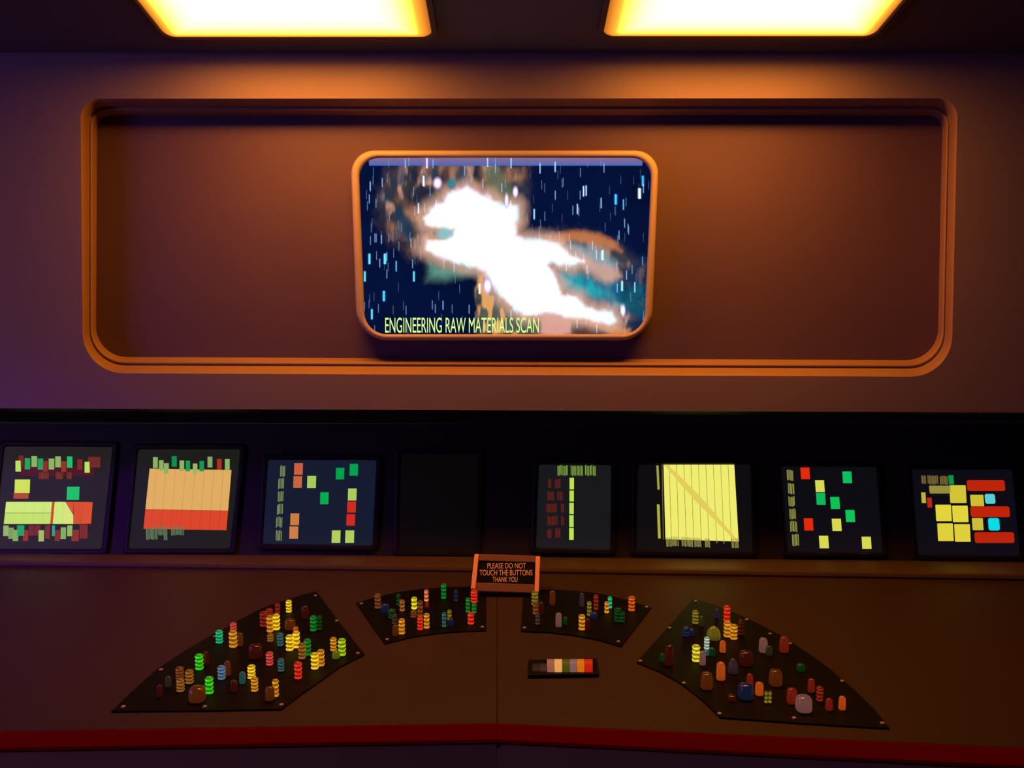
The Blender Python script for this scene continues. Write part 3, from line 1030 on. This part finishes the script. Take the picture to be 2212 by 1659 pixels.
def button_panel(label, outline, K, btns, screws):
    pts = K(outline)
    c = DESK.at(sum(p[0] for p in pts) / len(pts), sum(p[1] for p in pts) / len(pts))
    t = thing('button_panel', label, 'control panel', c, 'black button panels set into the consoles')
    T = 0.0025
    slab('plate', pts, DESK, 0.0004, T, M_PLATE, t)
    for (x, y) in screws:
        (sx, sy), = K([(x, y)])
        p = DESK.at(sx, sy, T)
        vs, fs = [], []
        for z, r in ((0.0, .0034), (.0014, .003), (.0016, .0018)):
            for i in range(8):
                a = math.pi / 4 * i
                vs.append(p + BX * r * math.cos(a) + BY * r * math.sin(a) + QN * z)
        for j in range(2):
            for i in range(8):
                fs.append((j * 8 + i, j * 8 + (i + 1) % 8, j * 8 + 8 + (i + 1) % 8, j * 8 + 8 + i))
        fs.append(tuple(range(16, 24)))
        mesh_obj('screw', vs, fs, M_SCREW, t)
    for (x, y, w, h, code) in btns:
        kind = 'bead'
        if code.endswith('_'):
            kind, code = 'smooth', code[:-1]
        elif code.endswith('^'):
            kind, code = 'dome', code[:-1]
        col, cname = PAL[code]
        (bx, by), (cx2, cy2), (wx, wy) = K([(x, y + h / 2), (x, y), (x + w, y)])
        wpx, hpx = wx - cx2, (by - cy2) * 2
        base = DESK.at(bx, by - wpx * 0.22, T)
        depth = (base - EYE).dot(FW)
        ww = wpx * depth / F
        hh = max(0.004, (hpx - wpx * 0.36) * depth / F / 0.90)
        me_ = {'bead': BEAD4 if h > 95 else BEAD3, 'smooth': SMOOTH, 'dome': DOME}[kind]
        o = bpy.data.objects.new('jewel_button', me_)
        COL.objects.link(o)
        o.parent = t
        gain = 1.3 if kind == 'bead' else 0.6
        lc = lin(col)
        o.color = (lc[0] * gain, lc[1] * gain, lc[2] * gain, 1)
        o.matrix_local = Matrix.Translation(base - c) @ ROT @ Matrix.Diagonal((ww, ww * 0.9, hh, 1))
        o['label'] = cname + (' beaded' if kind == 'bead' else ' smooth' if kind == 'smooth' else ' domed') + ' jewel button'
    return t


KB1 = crop(220, 1260, 600 / 2212)
L1 = [(75, 1018), (230, 870), (430, 690), (640, 550), (850, 425), (1060, 310), (1260, 205), (1480, 125), (1708, 62),
      (1900, 320), (2092, 565), (1900, 660), (1740, 775), (1580, 885), (1432, 1000), (750, 1012)]
b1 = [(1490, 188, 45, 105, 'y'), (1400, 205, 38, 90, 'd'), (1290, 290, 60, 130, 'd'), (1335, 250, 55, 100, 'd'), (1340, 330, 50, 140, 'a'), (1390, 315, 58, 135, 'y'),
      (1343, 435, 48, 70, 'A'), (1422, 452, 50, 110, 'T'), (1620, 235, 55, 110, 'R_'), (1685, 325, 50, 130, 'G'), (1733, 320, 42, 120, 'e'), (1500, 330, 80, 100, 'B_'),
      (1545, 375, 40, 60, 'o'), (1498, 480, 60, 135, 'y'), (1550, 455, 55, 140, 'y'), (1640, 515, 55, 140, 'G'), (1595, 545, 58, 135, 'A'), (1697, 625, 60, 140, 'y'),
      (1745, 600, 58, 140, 'a'), (1845, 490, 50, 115, 'a'), (1913, 515, 62, 145, 'l'), (1866, 570, 60, 72, 'L_'), (937, 430, 55, 112, 't'), (1048, 350, 50, 75, 'k'),
      (1047, 450, 62, 145, 'a'), (1100, 450, 50, 110, 'B_'), (778, 632, 62, 135, 'g'), (830, 600, 45, 110, 'R_'), (1225, 545, 100, 130, 'R_'), (1337, 605, 55, 115, 'k'),
      (1428, 655, 50, 110, 'T'), (1565, 700, 60, 145, 'r'), (1193, 710, 60, 118, 'y'), (1218, 810, 55, 120, 'a'), (1385, 840, 50, 145, 'a'), (1340, 880, 70, 120, 'B_'),
      (858, 818, 62, 145, 'g'), (955, 715, 60, 120, 'u'), (1002, 680, 50, 120, 'B_'), (1120, 755, 45, 100, 'T_'), (1053, 820, 50, 100, 'R_'), (622, 720, 60, 110, 'n'),
      (628, 815, 60, 115, 'A'), (700, 748, 62, 120, 'A'), (762, 885, 125, 145, 'B_'), (462, 860, 40, 100, 'R_'), (530, 785, 45, 90, 'v_')]
button_panel('black curved button panel with many yellow jewels, outer one on the left console', L1, KB1, b1,
             [(1700, 100), (2040, 560), (1430, 970), (170, 985), (820, 985), (470, 690), (900, 425), (1870, 300)])

KB2 = crop(760, 1240, 660 / 2212)
L2 = [(32, 208), (180, 165), (330, 132), (500, 108), (700, 94), (968, 92), (972, 250), (972, 408), (780, 414), (600, 428), (420, 456), (240, 502), (130, 350)]
b2 = [(188, 200, 45, 115, 'n'), (338, 190, 30, 90, 'e'), (365, 232, 38, 90, 'A'), (290, 290, 50, 80, 'e'), (310, 330, 40, 80, 'v'), (452, 215, 42, 95, 'h'), (448, 290, 42, 60, 'n'),
      (496, 255, 40, 120, 'n'), (540, 160, 32, 90, 'p'), (545, 225, 28, 40, 'd_'), (665, 130, 38, 115, 'G'), (755, 160, 28, 90, 'U'), (885, 165, 50, 100, 'r'),
      (840, 230, 32, 110, 'G'), (885, 250, 35, 80, 'G'), (862, 325, 48, 95, 'r'), (495, 360, 42, 105, 'r'), (542, 345, 42, 115, 'a'), (362, 385, 46, 120, 'a'),
      (318, 410, 46, 85, 'B_'), (668, 335, 32, 110, 'T'), (707, 300, 32, 80, 'H'), (718, 350, 38, 60, 'U_'), (240, 250, 60, 80, 'U_')]
button_panel('black curved button panel left of the small sign, on the left console', L2, KB2, b2, [(70, 215), (945, 385), (255, 475), (945, 115)])
R2 = [(1243, 112), (1500, 112), (1700, 128), (1850, 152), (2000, 190), (2168, 240), (2060, 380), (1950, 522), (1800, 478), (1600, 440), (1420, 420), (1226, 412)]
b3 = [(1325, 180, 50, 110, 'H'), (1330, 255, 42, 90, 'n'), (1370, 250, 40, 90, 'R_'), (1345, 330, 35, 85, 'M'), (1452, 175, 42, 105, 'B_'), (1497, 335, 45, 105, 'm_'),
      (1545, 340, 30, 60, 'e_'), (1665, 190, 35, 100, 'M_'), (1718, 255, 32, 110, 'H'), (1750, 300, 55, 60, 'U_'), (1767, 210, 34, 115, 'd'), (1845, 245, 34, 90, 'a'),
      (1868, 210, 32, 90, 't'), (1925, 300, 50, 110, 'e'), (1960, 315, 35, 80, 'e'), (2025, 220, 48, 115, 'o'), (1665, 355, 48, 120, 'a'), (1705, 370, 40, 90, 'R_')]
button_panel('black curved button panel right of the small sign, above the switch strip', R2, KB2, b3, [(1265, 135), (1250, 390), (2135, 240), (1930, 490)])

KB3 = crop(1340, 1270, 620 / 2212)
R1 = [(562, 82), (720, 128), (880, 190), (1060, 272), (1240, 368), (1430, 490), (1610, 618), (1790, 772), (1950, 925), (2075, 1080), (1400, 1040), (768, 995),
      (640, 868), (480, 742), (310, 645), (128, 572), (340, 330)]
b4 = [(577, 230, 48, 110, 'H'), (625, 260, 40, 80, 'v_'), (740, 200, 30, 70, 'U'), (820, 205, 50, 130, 'r'), (825, 325, 58, 130, 'a'), (873, 345, 55, 125, 'a'),
      (928, 310, 45, 120, 'R'), (718, 350, 108, 125, 'H^'), (665, 430, 40, 100, 'w'), (662, 500, 45, 50, 'T'), (707, 495, 45, 70, 'e_'), (582, 510, 60, 140, 'h'),
      (632, 545, 48, 110, 'm_'), (788, 455, 45, 95, 'o_'), (505, 340, 50, 80, 'U'), (550, 345, 40, 60, 'U_'), (375, 525, 65, 160, 'R_'), (320, 540, 35, 70, 'e_'),
      (773, 645, 65, 145, 'o_'), (867, 605, 80, 130, 'M^'), (968, 545, 100, 130, 'R_'), (1100, 445, 62, 120, 'm_'), (1145, 485, 50, 80, 'v_'), (1260, 440, 65, 130, 'd_'),
      (665, 720, 90, 140, 'B_'), (997, 720, 48, 115, 'd_'), (1070, 780, 60, 110, 'o_'), (1122, 845, 24, 95, 'H'), (1152, 845, 24, 95, 'H'), (965, 800, 110, 140, 'U_'),
      (1195, 695, 95, 140, 'B_'), (1390, 615, 60, 70, 'e_'), (1320, 835, 72, 130, 'd_'), (1412, 895, 118, 145, 'm_'), (1470, 755, 50, 110, 'd_'), (1535, 820, 50, 120, 'd'),
      (1607, 900, 50, 100, 'd_'), (1708, 890, 50, 110, 'o_'), (860, 850, 60, 60, 'R_')]
button_panel('dim black curved button panel, outer one on the right console', R1, KB3, b4,
             [(580, 105), (380, 310), (155, 565), (490, 735), (765, 970), (1340, 1005), (2020, 1045), (1710, 720), (1310, 430), (975, 245), (1155, 355)])

# ------------------------------------------------------------------ small sign standing at the back of the desk
foot = DESK.at(1090, 1282, 0.004)
SA = math.radians(28)
SIGN = Plane(foot, (0, -math.cos(SA), math.sin(SA)))
sg = thing('desk_sign', 'small black sign with orange lettering in an orange frame at the console seam', 'sign', foot)
o = slab('plate', [(1032, 1203), (1160, 1207), (1160, 1270), (1024, 1266)], SIGN, 0.0, 0.008, M_PLATE, sg)
bevel_obj(slab('frame_post', [(1025, 1196), (1034.5, 1196), (1027, 1272), (1016.5, 1272)], SIGN, -0.004, 0.014, M_SIGNPOST, sg), 0.0015)
bevel_obj(slab('frame_post', [(1157, 1201), (1167, 1201), (1164, 1279), (1154.5, 1279)], SIGN, -0.004, 0.014, M_SIGNPOST, sg), 0.0015)
bevel_obj(slab('frame_rail', [(1033, 1196), (1158, 1200), (1158, 1215), (1032, 1211)], SIGN, -0.003, 0.011, M_SIGNBAR, sg), 0.0015)
bevel_obj(slab('frame_rail', [(1027, 1258), (1155, 1262), (1155, 1281), (1025, 1277)], SIGN, -0.003, 0.011, M_SIGNBAR, sg), 0.0015)
TC = lin((206, 100, 40))
text_obj('lettering', 'PLEASE DO NOT', SIGN, 1053, 1136, 1216, 1228, 0.0088, TC, o)
text_obj('lettering', 'TOUCH THE BUTTONS', SIGN, 1036, 1150, 1231, 1243, 0.0088, TC, o)
text_obj('lettering', 'THANK YOU', SIGN, 1064, 1118, 1246, 1257, 0.0088, TC, o)

# ------------------------------------------------------------------ switch strip
ss = thing('switch_strip', 'black strip of coloured rocker switches on the right console', 'switch strip', DESK.at(1216, 1440))
bevel_obj(slab('housing', [(1142, 1424), (1290, 1421), (1294, 1455), (1140, 1458)], DESK, 0.0004, 0.006, M_PLATE, ss), 0.002)
xe = [1149, 1165, 1181, 1197, 1214, 1230, 1246, 1262, 1280]
cl = [(30, 12, 4), (50, 24, 20), (150, 86, 62), (226, 156, 86), (70, 68, 8), (128, 86, 88), (204, 104, 6), (186, 26, 10)]
nm = ['dark', 'dark mauve', 'mauve', 'cream', 'green', 'lavender', 'orange', 'red']
for i in range(8):
    a, b = xe[i] + 0.5, xe[i + 1] - 0.5
    hgt = 0.004 if i < 2 else 0.013
    base = [DESK.at(a, 1436, .006), DESK.at(b, 1436, .006), DESK.at(b + .6, 1452, .006), DESK.at(a + .6, 1452, .006)]
    # rocker: a bar with a rounded back
    prf = []
    for t_, z in ((0, 0), (0.02, .55), (.12, .85), (.3, 1.0), (.55, 1.0), (.8, .86), (.95, .6), (1, .3), (1, 0)):
        prf.append((t_, z))
    V = []
    for (p, q) in ((base[0], base[3]), (base[1], base[2])):
        for t_, z in prf:
            V.append(p.lerp(q, t_) + QN * hgt * z)
    n = len(prf)
    Fc = [(k, k + 1, n + k + 1, n + k) for k in range(n - 1)] + [(n - 1, 0, n, 2 * n - 1), tuple(range(n))[::-1], tuple(range(n, 2 * n))]
    mesh_obj('rocker_switch', V, Fc, M_LIT, ss, color=lin(cl[i]), label=nm[i] + ' rocker switch')
